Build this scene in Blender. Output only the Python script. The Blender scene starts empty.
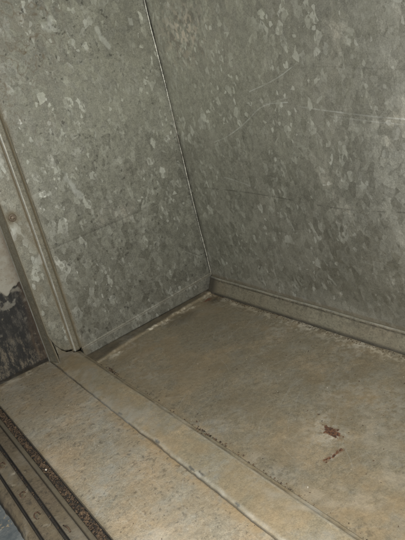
import bpy, bmesh, math, random
import numpy as np
from mathutils import Vector, Matrix

S = bpy.context.scene
# ------------------------------------------------------------------ camera
cam_d = bpy.data.cameras.new('camera'); cam = bpy.data.objects.new('camera', cam_d)
S.collection.objects.link(cam); S.camera = cam
r = Vector((0.78700568, -0.57432735, -0.22532233))
up = Vector((0.37622941, 0.15733089, 0.91307087))
fw = Vector((0.48895141, 0.80336485, -0.33989914))
cam.matrix_world = Matrix(((r.x, up.x, -fw.x, 0), (r.y, up.y, -fw.y, 0), (r.z, up.z, -fw.z, .45), (0, 0, 0, 1)))
cam_d.sensor_fit = 'VERTICAL'; cam_d.sensor_height = 36; cam_d.sensor_width = 27
cam_d.lens = 36 * 577.0 / 540
cam_d.clip_start = .01; cam_d.clip_end = 100
# ------------------------------------------------------------------ light: a phone flash held beside the lens, very dim surroundings
W = bpy.data.worlds.new('World'); S.world = W; W.use_nodes = True
bg = W.node_tree.nodes['Background']
bg.inputs[0].default_value = (.95, .97, 1, 1); bg.inputs[1].default_value = .012
ld = bpy.data.lights.new('flash', 'POINT'); ld.energy = 35.5; ld.shadow_soft_size = .009
ld.color = (1, .975, .92)
lo = bpy.data.objects.new('flash', ld); S.collection.objects.link(lo); lo.location = (-.025, .10, .50)
S.view_settings.view_transform = 'Standard'; S.view_settings.look = 'None'
S.view_settings.exposure = 0; S.view_settings.gamma = 1
S.cycles.max_bounces = 3; S.cycles.diffuse_bounces = 1; S.cycles.glossy_bounces = 2

# ------------------------------------------------------------------ numpy noise
def vnoise(x, y, seed):
    xi = np.floor(x).astype(np.int64); yi = np.floor(y).astype(np.int64)
    fx = x - xi; fy = y - yi
    fx = fx * fx * (3 - 2 * fx); fy = fy * fy * (3 - 2 * fy)
    def h(a, b):
        n = (a * 374761393 + b * 668265263 + seed * 974634777) & 0xffffffff
        n = ((n ^ (n >> 13)) * 1274126177) & 0xffffffff
        n = n ^ (n >> 16)
        return (n & 0xffff) / 65535.0
    a = h(xi, yi); b = h(xi + 1, yi); c = h(xi, yi + 1); d = h(xi + 1, yi + 1)
    return (a * (1 - fx) + b * fx) * (1 - fy) + (c * (1 - fx) + d * fx) * fy
def fbm(x, y, s, seed=1, oct=4):
    t = 0; amp = .5; tot = 0
    for i in range(oct):
        t = t + amp * vnoise(x * s + 17.3 * i, y * s + 9.1 * i, seed + i); tot += amp; s *= 2.03; amp *= .55
    return t / tot
def sstep(a, b, x):
    t = np.clip((x - a) / (b - a), 0, 1); return t * t * (3 - 2 * t)
def seg(u, v, pts):
    d = np.full(u.shape, 9.0)
    for (ax, ay), (bx, by) in zip(pts[:-1], pts[1:]):
        dx, dy = bx - ax, by - ay; L = dx * dx + dy * dy + 1e-12
        t = np.clip(((u - ax) * dx + (v - ay) * dy) / L, 0, 1)
        d = np.minimum(d, np.hypot(u - ax - t * dx, v - ay - t * dy))
    return d

# ------------------------------------------------------------------ object helpers
def link(o): S.collection.objects.link(o); return o
def thing(name, label, cat, loc, group=None):
    o = link(bpy.data.objects.new(name, None)); o.location = loc; o.empty_display_size = .05
    o['label'] = label; o['category'] = cat
    if group: o['group'] = group
    return o
def wloc(o):
    p = Vector((0, 0, 0))
    while o is not None: p = p + o.location; o = o.parent
    return p
def mobj(name, me, mat, parent=None, label=None):
    o = link(bpy.data.objects.new(name, me))
    if mat is not None: me.materials.append(mat)
    if parent is not None:
        o.parent = parent; o.location = -wloc(parent)
    if label: o['label'] = label
    return o
def tag(o, label=None, cat=None, kind=None, group=None):
    if label: o['label'] = label
    if cat: o['category'] = cat
    if kind: o['kind'] = kind
    if group: o['group'] = group
    return o
def frombm(name, bm, mat, parent=None, label=None, smooth=False):
    bmesh.ops.recalc_face_normals(bm, faces=bm.faces)
    me = bpy.data.meshes.new(name); bm.to_mesh(me); bm.free()
    if smooth:
        for p in me.polygons: p.use_smooth = True
    return mobj(name, me, mat, parent, label)

def sheet(name, ur, vr, step, pos, attrs, mat, parent, label=None, back=(0, 0, -.0015), shell=False):
    """A metal sheet: fine front surface pos(u, v), attributes for painted light and its wear, a rim and a back face."""
    us = ur if isinstance(ur, np.ndarray) else np.linspace(ur[0], ur[1], max(2, int((ur[1] - ur[0]) / step) + 1))
    vs = vr if isinstance(vr, np.ndarray) else np.linspace(vr[0], vr[1], max(2, int((vr[1] - vr[0]) / step) + 1))
    nu = len(us); nv = len(vs)
    U, V = np.meshgrid(us, vs, indexing='ij'); u = U.ravel(); v = V.ravel()
    co = np.stack(pos(u, v), 1)
    idx = np.arange(nu * nv).reshape(nu, nv)
    q = np.stack([idx[:-1, :-1], idx[1:, :-1], idx[1:, 1:], idx[:-1, 1:]], -1).reshape(-1, 4)
    loop = list(idx[:, 0]) + list(idx[-1, 1:]) + list(idx[-2::-1, -1]) + list(idx[0, -2:0:-1])
    n0 = len(co)
    if shell:                                          # formed sheets get a full second skin
        b = co + np.array(back); nb = n0; L = len(loop)
        rim = [(loop[i], n0 + loop[i], n0 + loop[(i + 1) % L], loop[(i + 1) % L]) for i in range(L)]
        tail = [tuple(int(k) + n0 for k in f[::-1]) for f in q]
    else:
        b = co[loop] + np.array(back); nb = L = len(loop)
        rim = [(loop[i], n0 + i, n0 + (i + 1) % nb, loop[(i + 1) % nb]) for i in range(nb)]
        tail = [tuple(range(n0 + nb - 1, n0 - 1, -1))]
    faces = [tuple(int(k) for k in f) for f in q] + [tuple(int(k) for k in f) for f in rim] + tail
    me = bpy.data.meshes.new(name)
    me.from_pydata(np.concatenate([co, b]).tolist(), [], faces); me.update()
    A = attrs(u, v) if attrs else {}
    for k, a in A.items():
        at = me.attributes.new(k, 'FLOAT', 'POINT')
        full = np.concatenate([np.clip(a, 0, 1) * np.ones(n0), np.zeros(nb)]).astype(np.float32)
        at.data.foreach_set('value', full)
    sm = np.zeros(len(faces), dtype=bool); sm[:len(q)] = True
    me.polygons.foreach_set('use_smooth', sm)
    # make the fine side face away from the back
    bm = bmesh.new(); bm.from_mesh(me); bmesh.ops.recalc_face_normals(bm, faces=bm.faces); bm.to_mesh(me); bm.free()
    return mobj(name, me, mat, parent, label)

# ------------------------------------------------------------------ materials
class NT:
    def __init__(s, name):
        s.m = bpy.data.materials.new(name); s.m.use_nodes = True; s.t = s.m.node_tree; s.n = s.t.nodes; s.l = s.t.links
        s.b = s.n['Principled BSDF']
    def put(s, node, i, v):
        if v is None: return
        if hasattr(v, 'node'): s.l.new(v, node.inputs[i])
        else:
            if isinstance(v, tuple) and len(v) == 3 and node.inputs[i].type == 'RGBA': v = (*v, 1)
            node.inputs[i].default_value = v
    def pos(s):
        return s.n.new('ShaderNodeTexCoord').outputs['Object']
    def attr(s, k):
        a = s.n.new('ShaderNodeAttribute'); a.attribute_name = k; return a.outputs['Fac']
    def math(s, op, a, b=None, clamp=False):
        m = s.n.new('ShaderNodeMath'); m.operation = op; m.use_clamp = clamp
        s.put(m, 0, a); s.put(m, 1, b); return m.outputs[0]
    def vm(s, op, a, b=None, scale=None):
        m = s.n.new('ShaderNodeVectorMath'); m.operation = op
        s.put(m, 0, a); s.put(m, 1, b)
        if scale is not None: s.put(m, 3, scale)
        return m.outputs[0]
    def noise(s, v, scale, det=3, rough=.55, out='Fac'):
        m = s.n.new('ShaderNodeTexNoise'); s.put(m, 'Vector', v); m.inputs['Scale'].default_value = scale
        m.inputs['Detail'].default_value = det; m.inputs['Roughness'].default_value = rough
        return m.outputs[out]
    def vor(s, v, scale, feature='F1'):
        m = s.n.new('ShaderNodeTexVoronoi'); m.feature = feature; s.put(m, 'Vector', v); m.inputs['Scale'].default_value = scale
        return m
    def sep(s, c):
        m = s.n.new('ShaderNodeSeparateColor'); s.put(m, 0, c); return m.outputs
    def ss(s, a, b, x):
        m = s.n.new('ShaderNodeMapRange'); m.interpolation_type = 'SMOOTHSTEP'
        s.put(m, 0, x); m.inputs[1].default_value = a; m.inputs[2].default_value = b; return m.outputs[0]
    def mix(s, f, a, b, mode='MIX'):
        m = s.n.new('ShaderNodeMix'); m.data_type = 'RGBA'; m.blend_type = mode
        s.put(m, 0, f); s.put(m, 6, a); s.put(m, 7, b); return m.outputs[2]
    def bump(s, h, dist, strength=1, nrm=None):
        m = s.n.new('ShaderNodeBump'); m.inputs['Distance'].default_value = dist; m.inputs['Strength'].default_value = strength
        s.put(m, 'Height', h)
        if nrm: s.put(m, 'Normal', nrm)
        return m.outputs[0]

def galv(name, base, dust_c, dust=(.45, .75), flake=.5, flake_c=(.52, .54, .49), tone=.35, metal=.35, rough=.5,
         grain=.35, stretch=(1, 1, .6), vscale=62, blue=0, gritty=.15, dark_specks=0, facet=.0):
    t = NT(name); P = t.pos()
    wv = t.noise(P, 45, 3, .6, 'Color')
    warp = t.vm('SCALE', t.vm('SUBTRACT', wv, (.5, .5, .5)), None, .008)
    Q = t.vm('MULTIPLY', t.vm('ADD', P, warp), stretch)
    v1 = t.vor(Q, vscale); c1 = t.sep(v1.outputs['Color'])
    Q2 = t.vm('ADD', Q, (3.1, 1.7, .9))
    v2 = t.vor(Q2, vscale * 2.3); c2 = t.sep(v2.outputs['Color'])
    # crystal tone
    k = t.math('ADD', t.math('MULTIPLY', t.math('SUBTRACT', c1[0], .5), tone), t.math('MULTIPLY', t.math('SUBTRACT', c2[0], .5), tone * .7))
    big = t.noise(P, 9, 4, .6); k = t.math('ADD', k, t.math('MULTIPLY', t.math('SUBTRACT', big, .5), .40))
    fine = t.noise(P, 480, 4, .8); fine2 = t.noise(P, 150, 5, .7)
    k = t.math('ADD', k, t.math('MULTIPLY', t.math('SUBTRACT', fine, .5), grain * 3.4))
    k = t.math('ADD', k, t.math('MULTIPLY', t.math('SUBTRACT', fine2, .5), grain * 2.2))
    k = t.math('ADD', k, t.math('MULTIPLY', t.math('SUBTRACT', t.noise(P, 1350, 2, .8), .5), grain * 3.0))
    k = t.math('MAXIMUM', t.math('ADD', k, 1), .25)
    kk = t.n.new('ShaderNodeCombineColor'); [t.put(kk, i, k) for i in range(3)]
    col = t.mix(1, base, kk.outputs[0], 'MULTIPLY')
    if blue:
        bm_ = t.ss(.47, .66, t.noise(P, 22, 8, .78)); col = t.mix(t.math('MULTIPLY', bm_, blue), col, (.27, .285, .27))
    # dust
    dm = t.ss(dust[0], dust[1], t.noise(t.vm('ADD', P, (5, 2, 7)), 10, 8, .74))
    col = t.mix(t.math('MULTIPLY', dm, .75), col, t.mix(1, dust_c, kk.outputs[0], 'MULTIPLY'))
    # bright flakes: some crystals, and a few sharper small ones
    if flake > 0:
        area = t.ss(.36, .62, t.noise(t.vm('ADD', P, (1, 8, 3)), 13, 3, .5))
        f1 = t.math('MULTIPLY', t.ss(.74, .80, c1[1]), t.math('ADD', t.math('MULTIPLY', area, .30), .12))
        f1 = t.math('MULTIPLY', f1, t.ss(.1, .6, c2[2]))
        f2 = t.math('MULTIPLY', t.ss(.925, .94, c1[1]), t.math('ADD', t.math('MULTIPLY', area, .65), .25))
        f2 = t.math('MULTIPLY', f2, t.math('ADD', t.math('MULTIPLY', t.ss(.3, .5, c2[2]), .75), .25))
        f3 = t.math('MULTIPLY', t.ss(.965, .975, c2[1]), t.math('ADD', t.math('MULTIPLY', area, .7), .25))
        f = t.math('MULTIPLY', t.math('MAXIMUM', t.math('MAXIMUM', f1, f2), f3), flake, True)
        f = t.math('MULTIPLY', f, t.math('ADD', .45, t.math('MULTIPLY', fine2, 1.1)), True)
        col = t.mix(f, col, flake_c)
    # wear drawn on the sheet itself, plus painted shade and highlights
    for key, c, nz in (('tan', (.262, .192, .106), .5), ('grime_shade', (.104, .082, .046), .5), ('pale', (.47, .43, .34), .35), ('rust', (.105, .052, .026), .4), ('dark', (.018, .016, .013), .3), ('wear_light', (.55, .57, .54), .3)):
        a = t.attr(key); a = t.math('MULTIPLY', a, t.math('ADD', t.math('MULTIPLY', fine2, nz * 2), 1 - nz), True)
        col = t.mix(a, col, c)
    if dark_specks:
        sp = t.vor(P, 95); sm = t.math('MULTIPLY', t.ss(.085, .06, sp.outputs['Distance']), t.ss(1 - dark_specks, 1 - dark_specks + .02, t.sep(sp.outputs['Color'])[0]))
        col = t.mix(sm, col, (.05, .035, .022))
    t.put(t.b, 'Base Color', col)
    anyd = t.math('MAXIMUM', t.attr('grime_shade'), t.math('MAXIMUM', t.attr('pale'), t.attr('rust')))
    anyd = t.math('MAXIMUM', anyd, dm, True)
    t.put(t.b, 'Metallic', t.math('MULTIPLY', t.math('SUBTRACT', 1, anyd), metal))
    t.put(t.b, 'Roughness', t.math('ADD', t.math('ADD', t.math('MULTIPLY', c1[2], .14), rough - .07), t.math('MULTIPLY', anyd, .25), True))
    tilt = t.vm('SCALE', t.vm('SUBTRACT', v1.outputs['Color'], (.5, .5, .5)), None, facet)
    tilt2 = t.vm('SCALE', t.vm('SUBTRACT', v2.outputs['Color'], (.5, .5, .5)), None, facet * .6)
    geo = t.n.new('ShaderNodeNewGeometry').outputs['Normal']
    base_n = t.vm('NORMALIZE', t.vm('ADD', t.vm('ADD', geo, tilt), tilt2))
    n = t.bump(big, .004, .35, base_n); n = t.bump(fine2, .0009, gritty * 3, n); n = t.bump(fine, .0004, gritty * 3, n)
    t.put(t.b, 'Normal', n)
    return t.m

M_side = galv('galvanised_side', (.278, .280, .243), (.25, .225, .17), (.52, .85), .60, tone=.20, vscale=96, grain=.42, metal=.80, rough=.47, dark_specks=.08, facet=.14, flake_c=(.66, .68, .63), stretch=(1, 1, .66))
M_back = galv('galvanised_back', (.330, .332, .290), (.26, .235, .175), (.54, .85), .66, vscale=92, stretch=(1, 1, .74), flake_c=(.70, .72, .67), tone=.13, grain=.36, metal=.88, rough=.50, facet=.15)
M_stile = galv('galvanised_frame', (.215, .212, .175), (.22, .19, .135), (.5, .8), .6, tone=.2, vscale=92, metal=.55, grain=.5, dark_specks=.12)
M_bead = galv('galvanised_bead', (.185, .176, .138), (.165, .135, .088), (.48, .75), 0, tone=.12, metal=.45, grain=.5, dark_specks=.12)
M_rail = galv('galvanised_rail', (.195, .186, .142), (.14, .12, .085), (.4, .7), 0, tone=.1, rough=.6)
M_floor = galv('dusty_floor_steel', (.182, .160, .113), (.215, .165, .098), (.46, .74), .06, tone=.08, metal=.22, rough=.56, grain=.42, vscale=120, blue=.22, gritty=.25, dark_specks=.16)
M_plate = galv('dusty_threshold_steel', (.232, .208, .156), (.285, .212, .128), (.44, .70), .04, tone=.08, metal=.12, rough=.64, grain=.42, vscale=120, blue=.42, gritty=.40, dark_specks=.2)
M_strip = galv('dusty_strip_steel', (.215, .188, .13), (.27, .205, .12), (.42, .7), .04, tone=.08, metal=.2, rough=.56, grain=.38, vscale=100, blue=.4, gritty=.22, dark_specks=.1)
M_track = galv('dirty_track_metal', (.098, .082, .058), (.095, .070, .043), (.35, .65), 0, tone=.1, metal=.1, rough=.7, grain=.55, vscale=110, gritty=.4, dark_specks=.2)
M_bar = galv('grey_track_bar', (.100, .088, .065), (.085, .068, .045), (.5, .8), 0, tone=.06, metal=.2, rough=.55, grain=.2)
M_edge = galv('worn_lit_edge', (.42, .42, .37), (.13, .11, .075), (.44, .62), 0, tone=.3, metal=.6, rough=.45, grain=.9, vscale=200)  # bright colour holds the light the worn corner edge catches

def simple(name, c1, c2, scale, rough=.85, metal=0, bump=.3, dist=.001):
    t = NT(name); P = t.pos(); n = t.noise(P, scale, 5, .65)
    t.put(t.b, 'Base Color', t.mix(t.ss(.35, .65, n), c1, c2)); t.b.inputs['Roughness'].default_value = rough; t.b.inputs['Metallic'].default_value = metal
    t.put(t.b, 'Normal', t.bump(n, dist, bump)); return t.m
M_rust = simple('rust', (.032, .017, .011), (.135, .062, .029), 420, .95, 0, .9, .0012)
M_grit = simple('grit', (.022, .015, .010), (.10, .066, .038), 160, .95)
M_chip = simple('pale_chip', (.60, .58, .5), (.45, .42, .36), 300)
M_screw = simple('rusty_screw', (.10, .07, .045), (.20, .17, .13), 300, .55, .5)
M_twig = simple('dark_bark', (.03, .02, .012), (.08, .05, .03), 300)
M_clip = simple('rusty_clip', (.022, .013, .009), (.085, .045, .026), 300, .8, .2)

def jamb_mat():
    t = NT('peeling_jamb'); P = t.pos(); n1 = t.noise(P, 60, 6, .7); n2 = t.noise(P, 300, 4, .7); n3 = t.noise(P, 22, 4, .6)
    lightc = t.mix(t.ss(.42, .66, n1), (.25, .24, .20), (.20, .178, .138)); lightc = t.mix(t.ss(.60, .72, n2), lightc, (.09, .065, .045))
    Pz = t.vm('MULTIPLY', P, (1, 1, .38)); n4 = t.noise(Pz, 85, 8, .82); n5 = t.noise(t.vm('MULTIPLY', P, (1, 1, .5)), 230, 5, .8)
    darkc = t.mix(t.ss(.46, .66, n4), (.014, .014, .013), (.065, .06, .05)); darkc = t.mix(t.ss(.60, .70, n5), darkc, (.20, .18, .135))
    darkc = t.mix(t.math('MULTIPLY', t.attr('low'), t.ss(.48, .62, n4)), darkc, t.mix(n5, (.08, .066, .046), (.17, .145, .105)))
    col = t.mix(t.attr('peel'), darkc, lightc)
    col = t.mix(t.attr('grime_shade'), col, (.07, .045, .025)); col = t.mix(t.attr('dark'), col, (.012, .01, .008))
    t.put(t.b, 'Base Color', col); t.b.inputs['Roughness'].default_value = .82
    n = t.bump(n1, .002, .5); n = t.bump(n2, .0008, .6, n); t.put(t.b, 'Normal', n); return t.m
M_jamb = jamb_mat()
def ground_mat():
    t = NT('blue_grey_ground'); P = t.pos(); n1 = t.noise(P, 40, 6, .7); n2 = t.noise(P, 260, 4, .7)
    c = t.mix(t.ss(.35, .7, n1), (.05, .062, .068), (.115, .125, .125)); c = t.mix(t.ss(.62, .7, n2), c, (.2, .19, .16))
    c = t.mix(t.ss(.60, .66, t.noise(P, 75, 5, .7)), c, (.22, .18, .12))
    t.put(t.b, 'Base Color', c); t.b.inputs['Roughness'].default_value = .9; t.put(t.b, 'Normal', t.bump(n2, .001, .6)); return t.m

# ------------------------------------------------------------------ the setting: ground under and around the cabinet
bm = bmesh.new(); bmesh.ops.create_grid(bm, x_segments=2, y_segments=2, size=4); bmesh.ops.translate(bm, verts=bm.verts, vec=(0, 0, -.006))
tag(frombm('ground', bm, ground_mat()), kind='structure')

# ------------------------------------------------------------------ the cabinet
H = .74
cab = thing('metal_cabinet', 'galvanised sheet steel cabinet seen from inside, with spangled walls and a dusty floor', 'metal cabinet', (.44, .6, 0))
WY = lambda x: .9327 + (x - .289) * .0689          # the side panel's plane

def side_pos(x, z):
    dent = (fbm(x, z, 5, 3) - .5) * .006 * sstep(.0, .08, z)
    hem = -.0030 * (1 - sstep(.0, .0022, z - (.018 + (x - .295) * .04)))
    crease = .00015 * np.exp(-((z - .2095 - (x - .3) * .012) / .0018) ** 2)
    return x, WY(x) + hem + crease + dent, z
def side_attr(x, z):
    n = fbm(x, z, 60, 11); n2 = fbm(x, z, 18, 5); n3 = fbm(x, z, 150, 7)
    g = np.exp(-(x - .2835) / .0035) * (.55 + .9 * (n - .3)) * 1.1                     # grime along the bead
    g = np.maximum(g, .75 * sstep(.09, .0, z) * sstep(.305, .288, x + z * .12))  # the bead's shadow at its foot, painted into the wall colour
    # brown crazing at the top left
    cr = sstep(.035, .0, np.abs(fbm(x, z, 38, 21, 3) - .5)) * sstep(.36, .60, z + (.36 - x) * .55 + (n2 - .5) * .25) * sstep(.50, .36, x)
    cr2 = sstep(.022, .0, np.abs(fbm(x, z, 75, 27, 3) - .5)) * sstep(.30, .56, z + (.36 - x) * .6 + (n2 - .5) * .3) * sstep(.54, .36, x)
    g = np.maximum(g, np.maximum(cr * .85, cr2 * .75))
    g = np.maximum(g, .32 * sstep(.50, .68, n) * sstep(.34, .58, z) * sstep(.46, .33, x))
    seamz = .018 + (x - .295) * .04
    g = np.maximum(g, .5 * np.exp(-((z - seamz - .001) / .0022) ** 2))
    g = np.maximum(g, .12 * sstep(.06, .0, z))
    cz = .2095 + (x - .3) * .012
    d = .3 * np.exp(-((z - cz) / .0010) ** 2) * sstep(.35, .55, n2) * sstep(.58, .4, x)
    d = np.maximum(d, .5 * np.exp(-((z - seamz - .0005) / .0010) ** 2) * (.3 + n))
    d = np.maximum(d, .95 * sstep(.0052, .0025, z))
    d = np.maximum(d, .55 * np.exp(-((x - .597) / .0015) ** 2) * sstep(.1, .0, z))  # shade low in the wall corner, painted dark
    p = .55 * sstep(.0065, .003, seg(x, z, [(.352, .312), (.358, .300), (.361, .288), (.369, .276)]) + (n3 - .5) * .008)
    p = np.maximum(p, .5 * sstep(.006, .003, seg(x, z, [(.488, .53), (.492, .515), (.502, .50)]) + (n3 - .5) * .006))
    p = np.maximum(p, .4 * sstep(.008, .003, seg(x, z, [(.395, .548), (.404, .543), (.408, .556)]) + (n3 - .5) * .01))
    s = .35 * sstep(.0012, .0004, seg(x, z, [(.55, .10), (.585, .072)]))
    d = np.maximum(d, .55 * sstep(.71, .77, n3) * sstep(.35, .6, n2))
    return dict(grime_shade=g, dark=d, wear_light=np.maximum(p, s))
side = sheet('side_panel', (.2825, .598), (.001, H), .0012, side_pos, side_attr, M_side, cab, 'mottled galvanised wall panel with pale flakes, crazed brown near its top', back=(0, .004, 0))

SC = [[(0.721, 0.382), (0.658, 0.393), (0.608, 0.411)], [(0.838, 0.306), (0.804, 0.312), (0.743, 0.335), (0.696, 0.361), (0.639, 0.36)],
      [(0.615, 0.352), (0.555, 0.3425), (0.445, 0.3265), (.36, .318)], [(0.557, 0.336), (0.446, 0.3205), (.40, .314)],
      [(0.837, 0.242), (0.791, 0.234), (0.766, 0.228)], [(0.697, 0.36), (0.633, 0.367)], [(0.669, 0.394), (0.603, 0.408), (0.438, 0.382), (.3, .37)],
      [(0.902, 0.219), (0.77, 0.216), (0.589, 0.207), (0.459, 0.212), (.3, .21)]]
def chaikin(p, n=2):
    for _ in range(n):
        q = [p[0]]
        for a, b in zip(p[:-1], p[1:]): q += [(a[0] * .75 + b[0] * .25, a[1] * .75 + b[1] * .25), (a[0] * .25 + b[0] * .75, a[1] * .25 + b[1] * .75)]
        p = q + [p[-1]]
    return p
SC = [chaikin(p) for p in SC]
def back_pos(y, z):
    dent = (fbm(y, z, 4, 31) - .5) * .008 * sstep(.02, .10, z) * sstep(.95, .85, y)
    bulge = -.017 * np.exp(-(((y - .50) / .13) ** 2 + ((z - .20) / .13) ** 2)) - .008 * np.exp(-(((y - .36) / .10) ** 2 + ((z - .44) / .09) ** 2))
    return .5985 + dent + bulge * sstep(.03, .10, z), y, z
def back_attr(y, z):
    n = fbm(y, z, 60, 41); n2 = fbm(y, z, 16, 45); n3 = fbm(y, z, 150, 47)
    spot = np.exp(-(((y - .865) / .07) ** 2 + ((z - .49) / .055) ** 2))
    g = sstep(.50, .62, fbm(y, z, 110, 48)) * spot * .55
    g = np.maximum(g, .10 * sstep(.45, .7, n2))
    g = np.maximum(g, .30 * sstep(.07, .03, z) * sstep(.35, .6, n2 + .1))
    g = np.maximum(g, .75 * sstep(.036, .029, z))
    pal = .8 * sstep(.50, .62, n3) * np.exp(-(((y - .865) / .06) ** 2 + ((z - .495) / .045) ** 2))
    w = 0 * y
    def scr(pts, wd, a, sd):
        m = sstep(.25, .55, fbm(y, z, 70, sd)); return a * sstep(wd, wd * .25, seg(y, z, pts)) * (.25 + .75 * m) * (.5 + .9 * n3)
    w = np.maximum(w, scr(SC[0], .0012, .85, 1)); w = np.maximum(w, scr(SC[1], .0012, .75, 2)); w = np.maximum(w, scr(SC[2], .0012, .60, 3))
    w = np.maximum(w, scr(SC[3], .0011, .42, 4)); w = np.maximum(w, scr(SC[4], .0011, .65, 6)); w = np.maximum(w, scr(SC[5], .0010, .3, 7))
    rub = .12 * sstep(.50, .75, fbm(y, z * 3, 22, 51)) * sstep(.62, .44, y)
    w = np.maximum(w, rub)
    d = .14 * sstep(.0012, .0004, seg(y, z, SC[6])) * sstep(.4, .6, n)
    d = np.maximum(d, .35 * sstep(.0014, .0004, seg(y, z, SC[7])) * sstep(.45, .6, n))
    d = np.maximum(d, .5 * sstep(.018, .0, .955 - y) * (.6 + .4 * n))  # shade of the wall corner, painted as a dark band
    return dict(grime_shade=g, pale=pal, wear_light=w, dark=d)
sheet('back_panel', np.concatenate([np.arange(.12, .43, .002), np.arange(.43, .956, .00095), [.956]]), np.concatenate([np.arange(0, .20, .0019), np.arange(.20, .42, .0007), np.arange(.42, H, .0016)]), 1, back_pos, back_attr, M_back, cab, 'scratched galvanised wall panel, duller and browner near the corner', back=(.004, 0, 0))

# folded edge between the wall panels, its caught light put into a bright colour
def tube(name, pts, rad, mat, parent=None, label=None, seg_n=8, closed=False, jit=0, seed=1):
    rg = random.Random(seed); bm = bmesh.new(); rings = []
    P = [Vector(p) for p in pts]
    for i, p in enumerate(P):
        if closed: d = P[(i + 1) % len(P)] - P[i - 1]
        else: d = P[min(i + 1, len(P) - 1)] - P[max(i - 1, 0)]
        d.normalize(); a = d.orthogonal().normalized() if abs(d.z) < .9 else d.cross(Vector((1, 0, 0))).normalized(); b = d.cross(a)
        rr = (rad[i] if isinstance(rad, list) else rad) * (1 + rg.uniform(-jit, jit)); 
        rings.append([bm.verts.new(p + (a * math.cos(t) + b * math.sin(t)) * rr) for t in [2 * math.pi * k / seg_n for k in range(seg_n)]])
    m = len(rings)
    for i in range(m if closed else m - 1):
        A, B = rings[i], rings[(i + 1) % m]
        for k in range(seg_n): bm.faces.new((A[k], A[(k + 1) % seg_n], B[(k + 1) % seg_n], B[k]))
    if not closed: bm.faces.new(rings[0]); bm.faces.new(rings[-1][::-1])
    return frombm(name, bm, mat, parent, label, smooth=True)
zz = np.linspace(.022, H - .01, 260)
tube('corner_seam', [(.5972 + .0012 * (float(fbm(np.array([z]), np.array([3.]), 25, 9)[0]) - .5) + .0006 * math.sin(z * 21), .9527 - .0004 * math.sin(z * 33), z) for z in zz], [.0008 + .0006 * float(fbm(np.array([z]), np.array([0.]), 60, 5)[0]) for z in zz], M_edge, cab, 'thin bright metal edge where two walls meet')

# ------------------------------------------------------------------ frame strip at the mouth: flat stile with a raised bead, and the return behind it
def profile(name, prof, vals, place, mat, parent, label=None, attrs=None, back=(0, .0015, 0)):
    """A formed sheet: cross-section prof [(a, b)...] swept along vals; place(a, b, t) gives the point."""
    pr = []
    for (a0, b0), (a1, b1) in zip(prof[:-1], prof[1:]):
        n = max(1, int(math.hypot(a1 - a0, b1 - b0) / .0012))
        for k in range(n): pr.append((a0 + (a1 - a0) * k / n, b0 + (b1 - b0) * k / n))
    pr.append(prof[-1]); pr = np.array(pr); s = np.arange(len(pr)).astype(float)
    f = lambda u: (np.interp(u, s, pr[:, 0]), np.interp(u, s, pr[:, 1]))
    return sheet(name, s, vals, 1, lambda u, v: place(*f(u), v), (lambda u, v: attrs(*f(u), v)) if attrs else None, mat, parent, label, back, shell=True)

def stile_bottom(x):
    return np.interp(x, [.231, .2335, .238, .2445, .252, .262, .2665], [.078, .064, .050, .038, .030, .0265, .025]) + (fbm(x, x * 0, 300, 3) - .5) * .002
def stile_pos(x, t):
    zb = stile_bottom(x); z = zb + (H - zb) * t
    wob = (fbm(x, z, 8, 61) - .5) * .0015
    lift = .003 * sstep(.05, .0, z - zb) * sstep(.262, .235, x)
    return x + (fbm(z, z * 0, 14, 8) - .5) * .0018 * sstep(.24, .2325, x), .931 - lift + wob, z
def stile_attr(x, t):
    zb = stile_bottom(x); z = zb + (H - zb) * t; n = fbm(x, z, 70, 63); n2 = fbm(x, z, 20, 65)
    g = .85 * np.exp(-((x - .2662) / .0024) ** 2)
    g = np.maximum(g, .75 * np.exp(-((x - .2325) / .0022) ** 2) * (.3 + n))
    dd = np.hypot(x - .2435, z - .281)
    g = np.maximum(g, .85 * sstep(.019, .004, dd + (n - .5) * .012))
    g = np.maximum(g, .35 * sstep(.45, .65, n2))
    g = np.maximum(g, .45 * sstep(.02, .0, z - zb))
    d = .8 * sstep(.0028, .001, z - zb)
    w = .25 * sstep(.6, .7, fbm(x, z, 35, 66))
    return dict(grime_shade=g, dark=d, wear_light=w)
# the t axis is denser near the foot
sheet('stile', np.linspace(.2325, .267, 30), np.concatenate([np.linspace(0, .15, 90), np.linspace(.152, 1, 330)]), 1, stile_pos, stile_attr, M_stile, cab,
      'narrow flat metal strip with a rusty stain round its screw', back=(0, .0015, 0))

def bead_attr(a, b, z):
    n = fbm(a * 3, z, 60, 71)
    w = .60 * np.exp(-((a - .2684) / .0008) ** 2) * (.1 + 1.2 * n)
    g = .95 * np.exp(-((a - .2800) / .0020) ** 2) + 1.0 * np.exp(-((a - .2660) / .0014) ** 2)
    g = np.maximum(g, .5 * sstep(.5, .7, n) * sstep(.3, .05, z)); g = np.maximum(g, .28 * sstep(.2, .02, z))
    return dict(wear_light=w, grime_shade=g, dark=.7 * sstep(.0245, .021, z))
profile('bead', [(.2652, .9312), (.2674, .9300), (.2682, .9282), (.2690, .9279), (.2770, .9284), (.2782, .9298), (.2798, .9312), (.2842, .9325)], np.linspace(.021, H, 420),
        lambda a, b, z: (a + .0012 * np.sin(z * 9) + (fbm(z, z * 0, 30, 4) - .5) * .0006, b + .0006 * np.sin(z * 14), z), M_bead, cab,
        'raised metal bead running up the wall strip, its left edge worn bright', bead_attr, back=(0, .004, 0))

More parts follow.
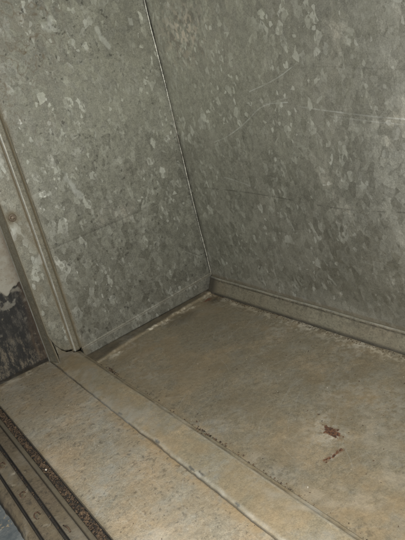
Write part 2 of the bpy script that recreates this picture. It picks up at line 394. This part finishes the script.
def ret_attr(a, b, z):
    n = fbm(b, z, 50, 81)
    g = .12 * sstep(.3, .7, n) + .8 * np.exp(-((b - .9325) / .0022) ** 2) + .6 * np.exp(-((b - .9525) / .0012) ** 2)
    w = .7 * np.exp(-((b - .9562) / .0014) ** 2) * (.3 + .9 * n)
    return dict(grime_shade=np.clip(g, 0, .8), wear_light=w, dark=.8 * sstep(.016, .011, z))
profile('return_flange', [(.2335, .9312), (.2322, .9335), (.2285, .9480), (.2272, .9545), (.2262, .9560), (.2262, .9580), (.2272, .9592)], np.linspace(.010, H, 360),
        lambda a, b, z: (a + (fbm(z, z * 0, 12, 9) - .5) * .0016 + .002 * sstep(.07, .012, z) * sstep(.956, .935, b), b, z), M_bead, cab,
        'folded metal side of the wall strip, brownish with a pale worn back edge', ret_attr, back=(.0015, 0, 0))
sheet('inner_flange', (.2300, .290), (.008, .10), .0015, lambda x, z: (x, .968 - .018 * sstep(.24, .285, x) - .0 * z, z),
      lambda x, z: dict(grime_shade=.45 + 0 * x, dark=.5 * sstep(.27, .285, x)), M_bead, cab, 'short metal infill behind the foot of the wall strip', back=(0, .002, 0))

# screw on the stile
def screw(loc, parent):
    bm = bmesh.new()
    m = Matrix.Rotation(math.pi / 2, 4, 'X')
    for rad, dep, y in ((.0064, .0010, 0), (.0044, .0024, -.0010)):
        bmesh.ops.create_cone(bm, cap_ends=True, segments=20, radius1=rad, radius2=rad * .86, depth=dep, matrix=Matrix.Translation((loc[0], loc[1] + y, loc[2])) @ m)
    bmesh.ops.create_uvsphere(bm, u_segments=16, v_segments=8, radius=.0036, matrix=Matrix.Translation((loc[0], loc[1] - .0016, loc[2])) @ Matrix.Diagonal((1, .5, 1, 1)))
    o = frombm('screw', bm, M_screw, parent, 'rusty round screw head with a brown stain around it', smooth=False)
    return o
screw((.2435, .9290, .281), cab)

# ------------------------------------------------------------------ floor pan
def band_edge(x):                                  # the near edge of the raised flange along the side panel
    return np.interp(x, [.27, .292, .411, .515, .60], [.884, .889, .9115, .9255, .936]) + (fbm(x, x * 0, 40, 5) - .5) * .006
def floor_pos(x, y):
    z = (fbm(x, y, 5, 91) - .5) * .0035 * sstep(.285, .33, x) * sstep(.57, .54, x) + (fbm(x, y, 40, 93, 3) - .5) * .0007
    z = z + .0030 * sstep(-.002, .004, y - band_edge(x)) + .0016 * sstep(.560, .572, x) * fbm(x, y, 90, 95)
    return x, y, z
FR = random.Random(5)
arcs = []
for i in range(230):
    cx, cy = FR.uniform(.29, .56), FR.uniform(.25, .9); a = FR.uniform(0, 6.28) if i % 3 else FR.gauss(.5, .25); L = FR.uniform(.008, .05); k = FR.uniform(-14, 14); pts = []
    x, y = cx, cy
    for j in range(7): pts.append((x, y)); x += math.cos(a) * L / 6; y += math.sin(a) * L / 6; a += k * L / 6
    arcs.append((pts, FR.uniform(.0007, .0010), FR.uniform(.03, .11)))
def draw_arcs(x, y, arcs, g=0):
    w = np.zeros_like(x)
    for pts, wd, a in arcs:
        px = [p[0] for p in pts]; py = [p[1] for p in pts]
        m = np.nonzero((x > min(px) - .002) & (x < max(px) + .002) & (y > min(py) - .002) & (y < max(py) + .002))[0]
        if len(m): w[m] = np.maximum(w[m], a * sstep(wd, wd * .3, seg(x[m], y[m], pts)))
    return w
def floor_attr(x, y):
    n = fbm(x, y, 70, 101); n2 = fbm(x, y, 22, 103); n3 = fbm(x, y, 190, 105); n4 = fbm(x, y, 9, 107)
    be = y - band_edge(x)
    # crusty deposit along both walls
    pale = .62 * np.exp(-((be + .006 + (n2 - .5) * .024) / .010) ** 2) * sstep(.42, .66, n) * (.25 + 1.1 * sstep(.4, .62, n3)) * sstep(.28, .34, x)
    pale = np.maximum(pale, .46 * sstep(.012, .002, np.abs(x - .5675 + (n2 - .5) * .008)) * sstep(.40, .62, n) * (.2 + sstep(.4, .6, n3)) * (.35 + .55 * sstep(.3, .6, n2)))
    pale = np.maximum(pale, .30 * sstep(.52, .66, n3) * sstep(.535, .57, x))
    wear_light = draw_arcs(x, y, arcs)
    wear_light = np.maximum(wear_light, .12 * sstep(.54, .72, n4) * sstep(.3, .7, n3))
    wear_light = np.maximum(wear_light, .18 * sstep(.035, .005, seg(x, y, [(.40, .46), (.385, .43)]) + (n2 - .5) * .04) * sstep(.3, .65, n3))
    wear_light = np.maximum(wear_light, .10 * sstep(.022, .005, seg(x, y, [(.44, .43), (.40, .37), (.37, .33)]) + (n2 - .5) * .04) * sstep(.3, .6, n))
    wear_light = np.maximum(wear_light, .10 * sstep(.018, .003, seg(x, y, [(.30, .47), (.305, .39), (.33, .33)]) + (n2 - .5) * .04) * sstep(.3, .6, n))
    g = .30 * sstep(.45, .75, n2)
    g = np.maximum(g, .55 * sstep(.012, .003, x - .277 + (n - .5) * .008))
    g = np.maximum(g, .25 * sstep(.70, .92, y)); g = np.maximum(g, .5 * sstep(.0, .004, be) * (.3 + n))
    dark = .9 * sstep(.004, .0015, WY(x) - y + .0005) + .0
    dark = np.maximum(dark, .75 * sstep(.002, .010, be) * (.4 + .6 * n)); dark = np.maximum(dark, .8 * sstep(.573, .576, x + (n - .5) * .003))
    dark = np.maximum(dark, .45 * sstep(.62, .68, n3) * sstep(.05, .0, x - .283) * sstep(.4, .6, n2 + .1))
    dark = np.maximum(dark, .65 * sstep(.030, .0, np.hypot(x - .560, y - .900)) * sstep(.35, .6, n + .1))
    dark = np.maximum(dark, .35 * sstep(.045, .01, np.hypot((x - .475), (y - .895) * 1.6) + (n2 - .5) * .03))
    dark = np.maximum(dark, .5 * sstep(.0035, .001, np.abs(x - .283)) * sstep(.36, .55, n))
    dark = np.maximum(dark, .5 * sstep(.016, .004, x - .281 + (n - .5) * .016) * np.exp(-((y - .555) / .05) ** 2) * sstep(.4, .6, n3))
    rr = .9 * sstep(.010, .004, np.hypot((x - .552) * .8, (y - .913) * 1.3) + (n - .5) * .009)
    rr = np.maximum(rr, .6 * sstep(.014, .004, np.hypot(x - .356, (y - .885) * 1.2) + (n3 - .5) * .03) * sstep(.5, .6, n3))
    rr = np.maximum(rr, .75 * sstep(.010, .002, np.hypot(x - .389, (y - .4385) * .55) + (n3 - .5) * .012))
    ring = np.exp(-((np.hypot(x - .389, (y - .4385) * .6) - .0105 + (n - .5) * .026) / .0026) ** 2) * .34 * sstep(.35, .6, n3)
    ring = np.maximum(ring, .36 * sstep(.007, .001, seg(x, y, [(.372, .4085), (.347, .411)]) + (n3 - .5) * .006))
    ring = ring * sstep(.3, .6, n)
    wear_light = np.maximum(wear_light, ring)
    rr = np.maximum(rr, .5 * sstep(.0045, .001, seg(x, y, [(.372, .4085), (.347, .411)]) + (n3 - .5) * .006))
    tan = .55 * sstep(.52, .66, fbm(x, y, 13, 119)) * (.4 + .6 * n) + .35 * sstep(.5, .38, y + (n2 - .5) * .2) * sstep(.35, .6, n)
    tan = np.maximum(tan, .6 * sstep(.022, .003, x - .282 + (n2 - .5) * .014) * sstep(.3, .6, n))
    tan = np.maximum(tan, .5 * sstep(.05, .01, np.abs(be + .012)) * sstep(.45, .62, n2))
    return dict(pale=pale, wear_light=wear_light, grime_shade=g, dark=dark, rust=rr, tan=tan * .6)
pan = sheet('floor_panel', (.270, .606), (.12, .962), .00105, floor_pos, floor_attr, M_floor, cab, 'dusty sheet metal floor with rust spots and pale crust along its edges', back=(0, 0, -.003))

def blob(name, cx, cy, rx, ry, rot, seed, mat, parent, label, h=.0008, z0=.0004, extra=()):
    """an irregular scab: an uneven-edged low mound with fragments round it"""
    rg = random.Random(seed); bm = bmesh.new()
    for (ox, oy, sx, sy, ra, ns) in [(0, 0, rx, ry, rot, 46)] + list(extra):
        ph = [rg.uniform(0, 6.28) for _ in range(5)]
        rings = []; c = bm.verts.new((cx + ox, cy + oy, z0 + h))
        for q in (.35, .7, 1):
            rg_ = []
            for k in range(ns):
                t = 2 * math.pi * k / ns
                R = q * (1 + (.10 * math.sin(2 * t + ph[0]) + .13 * math.sin(3 * t + ph[1]) + .14 * math.sin(5 * t + ph[2]) + .13 * math.sin(9 * t + ph[3]) + rg.uniform(-.16, .16)) * q)
                a, b = math.cos(t) * sx * R, math.sin(t) * sy * R
                rg_.append(bm.verts.new((cx + ox + a * math.cos(ra) - b * math.sin(ra), cy + oy + a * math.sin(ra) + b * math.cos(ra), z0 + (h * rg.uniform(.3, 1.2) if q < 1 else -.0012))))
            rings.append(rg_)
        for k in range(ns):
            bm.faces.new((c, rings[0][k], rings[0][(k + 1) % ns]))
            for A, B in zip(rings[:-1], rings[1:]): bm.faces.new((A[k], B[k], B[(k + 1) % ns], A[(k + 1) % ns]))
    return frombm(name, bm, mat, parent, label)
def fz(x, y): return float(floor_pos(np.array([x]), np.array([y]))[2][0])
ex = [(.003, .012, .0035, .0022, .4, 14), (-.004, -.009, .004, .002, 1.1, 14), (.0065, -.004, .0024, .0016, .2, 12), (-.0065, .006, .002, .0012, .8, 10), (.001, -.0175, .0012, .0009, .8, 9), (.0035, .0175, .0010, .0007, .2, 9)]
blob('rust_patch', .3890, .4385, .0135, .0075, 1.45, 3, M_rust, pan, 'larger red-brown rust spot on the floor', z0=fz(.3885, .4385) + .0002, extra=ex)
blob('rust_patch', .3710, .4085, .0030, .0022, .3, 8, M_rust, pan, 'small broken trail of rust nearer the strip', h=.0006, z0=fz(.365, .409) + .0002,
     extra=[(-.0060, .0002, .0040, .0016, .4, 12), (-.0125, -.0005, .0050, .0018, .2, 12), (-.0190, .001, .0036, .0018, -.4, 12), (-.0235, .0028, .0030, .0012, -.6, 10), (-.0255, -.001, .0016, .001, .2, 8)])
blob('rust_patch', .5535, .9150, .0060, .0042, .9, 12, M_rust, pan, 'rust spot in the far corner of the floor', h=.0006, z0=fz(.5535, .915) + .0004, extra=[(-.008, -.003, .003, .0016, .5, 12)])

# ------------------------------------------------------------------ rail at the foot of the back panel
def rail_attr(a, b, y):
    n = fbm(b * 4, y, 60, 111); n3 = fbm(b * 6, y * 1.5, 160, 113); n2 = fbm(a, y, 14, 115)
    g = .18 * sstep(.35, .65, n2) + .15 * sstep(.6, .95, y)
    sm = fbm(b * 2, y * 3, 60, 117)
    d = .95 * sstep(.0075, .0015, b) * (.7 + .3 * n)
    d = np.maximum(d, .8 * np.exp(-((b - .0262) / .0016) ** 2) * sstep(.5905, .589, a) * (.35 + .65 * sstep(.30, .55, n3)))  # shadow in the groove under the lip, painted dark
    d = np.maximum(d, .45 * sstep(.60, .68, n3) * sstep(.015, .026, b) * sstep(.591, .589, a) * sstep(.42, .5, n))
    d = np.maximum(d, .45 * sstep(.55, .68, sm) * sstep(.008, .026, b)); d = np.maximum(d, .30 * sstep(.5, .7, n3))
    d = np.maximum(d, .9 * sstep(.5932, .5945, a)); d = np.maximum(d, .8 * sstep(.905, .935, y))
    w = .50 * np.exp(-((a - .5905) / .0018) ** 2) * sstep(.0280, .0288, b) * (.15 + n)  # highlight on the lip's top edge, painted into its colour
    return dict(grime_shade=g, dark=d, wear_light=w)
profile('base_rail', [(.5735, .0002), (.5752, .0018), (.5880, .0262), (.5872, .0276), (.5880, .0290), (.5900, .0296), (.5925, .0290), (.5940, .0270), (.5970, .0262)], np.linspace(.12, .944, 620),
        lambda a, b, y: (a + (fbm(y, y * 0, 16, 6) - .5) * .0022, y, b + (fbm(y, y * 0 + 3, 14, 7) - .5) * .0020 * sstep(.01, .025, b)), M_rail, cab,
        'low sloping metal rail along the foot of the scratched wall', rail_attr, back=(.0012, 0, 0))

# ------------------------------------------------------------------ threshold plate and the raised strip lapped over it
def plate_pos(x, y):
    return x, y, .0118 + (fbm(x, y, 6, 121) - .5) * .0016 * sstep(.116, .13, x) * sstep(.236, .215, x) + (fbm(x, y, 60, 123, 3) - .5) * .0005
arcs2 = []
for i in range(200):
    cx, cy = FR.uniform(.12, .225), FR.uniform(.3, .95); a = FR.uniform(0, 6.28); L = FR.uniform(.006, .035); k = FR.uniform(-30, 30); pts = []; x, y = cx, cy
    for j in range(7): pts.append((x, y)); x += math.cos(a) * L / 6; y += math.sin(a) * L / 6; a += k * L / 6
    arcs2.append((pts, FR.uniform(.0007, .0010), FR.uniform(.03, .11)))
def plate_attr(x, y):
    n = fbm(x, y, 80, 131); n2 = fbm(x, y, 20, 133); n3 = fbm(x, y, 210, 135)
    wear_light = draw_arcs(x, y, arcs2); wear_light = np.maximum(wear_light, .22 * sstep(.5, .7, n2) * n)
    g = .28 * sstep(.72, .95, y) + 0 * x; g = np.maximum(g, .55 * sstep(.006, .0, x - .1145)); 
    g = np.maximum(g, .6 * sstep(.010, .0, .9615 - y + (n - .5) * .01)); tan = .75 * sstep(.022, .0, .2285 - x + (n2 - .5) * .016) * sstep(.25, .6, n) * sstep(.85, .6, y)
    tan = np.maximum(tan, .34 * sstep(.48, .66, fbm(x, y, 24, 137)) * (.4 + .6 * n))
    tan = np.maximum(tan, .5 * sstep(.04, .0, .965 - y) * n)
    pale = .35 * sstep(.016, .004, np.abs(.955 - y) + (n2 - .5) * .02) * sstep(.5, .6, n)
    dark = .75 * sstep(.0030, .0006, np.abs(.229 - x)) * (.6 + .4 * n)
    dark = np.maximum(dark, .85 * sstep(.003, .0, .9650 - y))
    dark = np.maximum(dark, .4 * sstep(.68, .74, n3))
    return dict(wear_light=wear_light, grime_shade=g, pale=pale, dark=dark, tan=tan)
sheet('threshold_plate', (.1148, .236), (.12, .980), .00115, plate_pos, plate_attr, M_plate, cab, 'wide flat dusty threshold plate between the track and the raised strip', back=(0, 0, -.009))

def edge_w(y): return (fbm(y, y * 0, 22, 141) - .5) * .0040 + (fbm(y, y * 0, 120, 143) - .5) * .0012
def strip_place(a, b, y):
    k = sstep(.262, .230, a); k2 = sstep(.245, .278, a)
    ylim = np.interp(a, [.228, .236, .245, .262, .266, .272, .284], [.957, .962, .972, .981, .972, .947, .938])
    yy = .12 + (y - .12) / (.975 - .12) * (ylim - .12)
    return a + edge_w(yy) * k + (fbm(yy, yy * 0 + 5, 9, 145) - .5) * .003 * k2, yy, b + (fbm(a, yy, 12, 147) - .5) * .0012
def strip_attr(a, b, y):
    n = fbm(a, y, 70, 151); n2 = fbm(a, y, 18, 153); n3 = fbm(a, y, 200, 155)
    w = .34 * np.exp(-((a - .2312) / .0026) ** 2) * (.1 + 1.2 * n) * (.4 + n3) * sstep(.95, .5, y)
    w = np.maximum(w, .3 * np.exp(-((a - .2738) / .0010) ** 2) * (.1 + n) * sstep(.9, .5, y))
    w = np.maximum(w, .20 * sstep(.52, .72, n2) * (.3 + n))
    d = .85 * sstep(.0022, .0004, a - .2275) * (.55 + .45 * n); d = np.maximum(d, .75 * sstep(.013, .0085, b))
    d = np.maximum(d, .8 * sstep(.968, .9745, y))
    for cy_, cx_ in ((.517, .2318), (.430, .2312), (.60, .231), (.70, .2312), (.50, .234)):
        d = np.maximum(d, .85 * sstep(.0022, .0008, np.hypot(a - cx_, (y - cy_) * .28) + (n3 - .5) * .0025))
    d = np.maximum(d, .6 * np.exp(-((a - .2765) / .0010) ** 2) * sstep(.3, .6, n)); d = np.maximum(d, .5 * sstep(.2798, .2812, a))
    g = .30 * sstep(.7, .95, y) + .40 * np.exp(-((a - .278) / .0025) ** 2); g = np.maximum(g, .30 * sstep(.48, .7, n2))
    tan = .38 * sstep(.48, .62, fbm(a, y, 30, 157)) * (.3 + .8 * n)
    return dict(wear_light=w, dark=d, grime_shade=g, tan=tan)
profile('raised_strip', [(.2275, .0120), (.2276, .0131), (.2279, .0134), (.2283, .01345), (.2340, .0138), (.2500, .0143), (.2715, .0150), (.2745, .0148), (.2758, .0136), (.2770, .0134), (.2790, .0136), (.2805, .0130), (.2815, .0115), (.2820, .0004)],
        np.linspace(.12, .975, 640), strip_place, M_strip, cab, 'raised metal strip lapped over the threshold plate, its near edge worn pale', strip_attr, back=(0, 0, -.0007))

# ------------------------------------------------------------------ door track: parallel channels in front of the threshold
trk = thing('door_track', 'dirty metal door track of parallel grooves in front of the threshold plate', 'door track', (.08, .55, 0))
ty = np.linspace(.12, .972, 560)
def tr_attr(lo_, hi_, g0=.25, edge=.0016):
    def f(a, b, y):
        n = fbm(a, y, 80, 161); n2 = fbm(a, y, 22, 163); n3 = fbm(a, y, 240, 165)
        g = g0 + .4 * sstep(.42, .62, n2); d = .75 * np.maximum(sstep(edge, 0, a - lo_), sstep(edge, 0, hi_ - a)) * (.5 + n * .6)
        d = np.maximum(d, .5 * sstep(.64, .72, n3)); d = np.maximum(d, .9 * sstep(.0045, .001, b))
        w = .12 * sstep(.55, .7, n2) * n
        p = .25 * sstep(.72, .78, n)
        if lo_ < .07 < hi_:                            # rust bled round the clips
            for cy in (.733, .6487, .598, .50):
                q = np.hypot((a - .0690) * 1.6, (y - cy) * .9) + (n - .5) * .006
                g = np.maximum(g, .9 * sstep(.0085, .004, q)); d = np.maximum(d, .55 * sstep(.0050, .002, np.hypot((a - .0672) * 1.8, y - cy) + (n3 - .5) * .006))
        return dict(grime_shade=g, dark=d, wear_light=w, pale=p)
    return f
dn = (0, 0, -.0030)
jit = lambda amp, sd: (lambda a, b, y: (a + (fbm(y, y * 0, 10, sd) - .5) * amp, y, b + (fbm(a, y, 30, sd + 2) - .5) * .0006))
# filthy groove bed beside the plate
profile('groove', [(.1030, .0075), (.1036, .0022), (.1142, .0020), (.1150, .0080)], ty, jit(.0004, 171), M_track, trk, 'dark groove filled with rusty grit', lambda a, b, y: dict(dark=1 + 0 * a, grime_shade=.6 + 0 * a), back=dn)
profile('bar', [(.0962, .0086), (.0966, .0128), (.0975, .0136), (.1012, .0137), (.1022, .0130), (.1030, .0078)], ty, jit(.0006, 173), M_bar, trk, 'smooth grey bar between two grooves',
        lambda a, b, y: dict(grime_shade=.25 * sstep(.5, .7, fbm(a, y, 30, 6)), dark=.55 * sstep(.0955 + .0016, .0962, a) + .4 * sstep(.1020, .103, a)), back=dn)
profile('channel', [(.0815, .0112), (.0830, .0106), (.0890, .0092), (.0955, .0090), (.0962, .0090)], ty, jit(.0006, 175), M_track, trk, 'shallow dusty channel', tr_attr(.0815, .0962, .15), back=dn)
profile('groove', [(.0766, .0110), (.0770, .0020), (.0812, .0020), (.0816, .0110)], ty, jit(.0004, 177), M_track, trk, 'narrow dark slot between the channels', lambda a, b, y: dict(dark=1 + 0 * a), back=dn)
profile('channel', [(.0606, .0094), (.0620, .0088), (.0750, .0090), (.0760, .0108), (.0768, .0110)], ty, jit(.0006, 179), M_track, trk, 'dusty channel holding the rusty clips', tr_attr(.0606, .0768, .2), back=dn)
profile('groove', [(.0570, .0110), (.0575, .0045), (.0597, .0045), (.0602, .0100)], ty, jit(.0004, 181), M_track, trk, 'outermost dark slot', lambda a, b, y: dict(dark=1 + 0 * a), back=dn)
def lip_place(a, b, y): return a + (fbm(y, y * 0, 35, 183) - .5) * .007 * sstep(.056, .047, a), y, b
profile('lip', [(.0440, -.0030), (.0455, .0060), (.0490, .0098), (.0545, .0102), (.0556, .0122), (.0567, .0122), (.0570, .0105)], ty, lip_place, M_track, trk, 'crumbling dusty outer lip of the track', tr_attr(.042, .0570, .15, .001), back=(0, 0, -.003))

def clip(y, x=.0686, z=.0090):
    g = random.Random(int(y * 997)); pts = []; t0 = g.uniform(-.6, .6); n = g.randint(17, 20)
    for k in range(n):
        t = t0 + 2 * math.pi * k / 22
        pts.append((x + .0032 * math.copysign(abs(math.cos(t)) ** .6, math.cos(t)) * g.uniform(.9, 1.08), y + .0058 * math.copysign(abs(math.sin(t)) ** .75, math.sin(t)) * g.uniform(.92, 1.05), z + .0007 * math.sin(t + 1)))
    return tube('clip', pts, .0008, M_clip, trk, 'small rusty bent clip in the channel', seg_n=7, jit=.35, seed=int(y * 1000))
clip(.733); clip(.6487); clip(.598); clip(.50)

# ------------------------------------------------------------------ door jamb outside the metal, with peeling paint
jm = thing('door_jamb', 'old plastered jamb left of the metal frame, pale above and flaked black below', 'door jamb', (.1, .99, 0))
def jpos(x, z): return x, .975 + .0022 * sstep(-.0010, .0010, z - peel_z(x)) * -1 + (fbm(x, z, 30, 201) - .5) * .0022, z
def peel_z(x): return np.interp(x, [-.4, .10, .185, .194, .199, .204, .210, .218, .224, .232], [.12, .18, .164, .163, .151, .150, .158, .163, .160, .166]) + (fbm(x, x * 0, 120, 203) - .5) * .008 + (fbm(x, x * 0, 25, 205) - .5) * .01
def jattr(x, z):
    n = fbm(x, z, 60, 211); n2 = fbm(x, z, 20, 213); pz = peel_z(x)
    plaster = sstep(-.0012, .0012, z - pz)  # pale plaster above the peel line
    plaster = np.maximum(plaster, .55 * sstep(.60, .66, n) * sstep(.03, .16, z))
    low = sstep(.085, .035, z + (n2 - .5) * .06)
    g = .6 * np.exp(-(np.abs(x - .219 - (n2 - .5) * .01) / .003)) * sstep(.12, .06, z) + .5 * sstep(.012, .0, .231 - x)
    d = .9 * sstep(.0165, .0125, z + (n - .5) * .008)
    return dict(peel=plaster, low=low, grime_shade=g, dark=d)
sheet('jamb_face', (-.25, .2385), (.004, H), .0014, jpos, jattr, M_jamb, jm, None, back=(0, .06, 0))

# ------------------------------------------------------------------ loose dirt
def rock(bm, p, s, rg):
    m = Matrix.Translation(p) @ Matrix.Rotation(rg.uniform(0, 6.28), 4, 'Z') @ Matrix.Rotation(rg.uniform(0, 6.28), 4, 'X') @ Matrix.Diagonal((s * rg.uniform(.7, 1.5), s * rg.uniform(.6, 1.1), s * rg.uniform(.35, .8), 1))
    vs = bmesh.ops.create_icosphere(bm, subdivisions=1, radius=1, matrix=m)['verts']
    for v in vs: v.co += Vector((rg.uniform(-1, 1), rg.uniform(-1, 1), rg.uniform(-1, 1))) * s * .22
rg = random.Random(11)
bm = bmesh.new()
for i in range(1900):
    y = rg.uniform(.40, .965); rock(bm, (rg.uniform(.1045, .1138), y, .0030 + rg.uniform(0, .0028)), rg.choice([.0006, .0008, .001, .0015]), rg)
for i in range(160):
    y = rg.uniform(.42, .96); rock(bm, (rg.gauss(.0790, .0008), y, .0046), rg.uniform(.0004, .0009), rg)
tag(frombm('grit', bm, M_grit), 'dark rusty grit packed in the groove beside the threshold plate', 'grit', 'stuff')
bm = bmesh.new()
for i in range(420):                                  # brown crumbs gathered along the strip's far foot
    y = rg.choice([rg.uniform(.3, .92), rg.gauss(.56, .045), rg.gauss(.44, .03)]); x = .2845 + abs(rg.gauss(0, .0035))
    rock(bm, (x, y, fz(x, y) + .0004), rg.choice([.0004, .0005, .0008, .0012]), rg)
for i in range(420):                                  # grit along the rail's foot
    y = rg.uniform(.36, .93); x = .5725 - abs(rg.gauss(0, .0035)); rock(bm, (x, y, fz(x, y) + .0005), rg.choice([.0004, .0006, .0009]), rg)
for i in range(46):                                   # two clumps
    y = rg.gauss(.555, .030); x = .2835 + abs(rg.gauss(0, .0045)); rock(bm, (x, y, fz(x, y) + .0007), rg.uniform(.0009, .0020), rg)
    y = rg.gauss(.822, .018); x = .2835 + abs(rg.gauss(0, .003)); rock(bm, (x, y, fz(x, y) + .0007), rg.uniform(.0009, .0018), rg)
for i in range(14):
    rock(bm, (.2795 + rg.uniform(-.002, .004), .5535 + rg.gauss(0, .010), .0140), rg.uniform(.0007, .0015), rg)
for i in range(22):
    rock(bm, (.2800 + rg.uniform(-.002, .005), .812 + rg.gauss(0, .012), .0138), rg.uniform(.0007, .0017), rg)
for i in range(230):                                  # specks spread over the floor panel
    x = rg.uniform(.29, .57); y = rg.uniform(.28, .93); rock(bm, (x, y, fz(x, y) + .0002), rg.choice([.0003, .0004, .0004, .0006, .0009]), rg)
for (x, y, s) in ((.4005, .333, .0014), (.520, .430, .0010), (.405, .4745, .0016), (.3975, .462, .0011), (.384, .425, .0009), (.345, .30, .001), (.43, .36, .0008)):
    rock(bm, (x, y, fz(x, y) + .0004), s, rg)
for i in range(90):                                   # and over the plate
    x = rg.uniform(.12, .226); y = rg.uniform(.33, .95); rock(bm, (x, y, .0123), rg.choice([.0003, .0004, .0006]), rg)
tag(frombm('crumbs', bm, M_grit), 'tiny brown dirt crumbs scattered over the floor and along the raised strip', 'dirt', 'stuff')
bm = bmesh.new()
for i in range(60):
    x = rg.uniform(.12, .57); y = rg.uniform(.28, .93)
    if .226 < x < .287: continue
    rock(bm, (x, y, (fz(x, y) if x > .27 else .0122) + .0002), rg.choice([.0003, .0004, .0005]), rg)
tag(frombm('pale_specks', bm, M_chip), 'tiny pale specks scattered over the dusty floor', 'specks', 'stuff')
def chip(name, p, s, sd, mat, label, cat):
    bm = bmesh.new(); g = random.Random(sd); rock(bm, p, s, g); rock(bm, (p[0] + s * .6, p[1] + s * .4, p[2]), s * .6, g)
    return tag(frombm(name, bm, mat), label, cat)
chip('paint_chip', (.1075, .6712, .0085), .0019, 4, M_chip, 'pale chip lying in the gritty groove beside the plate', 'chip')
chip('paint_chip', (.3041, .396, fz(.3041, .396) + .0006), .0011, 5, M_chip, 'white chip on the floor panel just beyond the raised strip', 'chip')
o = tube('twig', [(.0845, .5560, .0105), (.0858, .5500, .0120), (.0868, .5455, .0118), (.0862, .5400, .0110)], .0010, M_twig, None, None, 7, jit=.4, seed=3)
tag(o, 'dark twig fragment lying in the shallow channel of the track', 'twig')
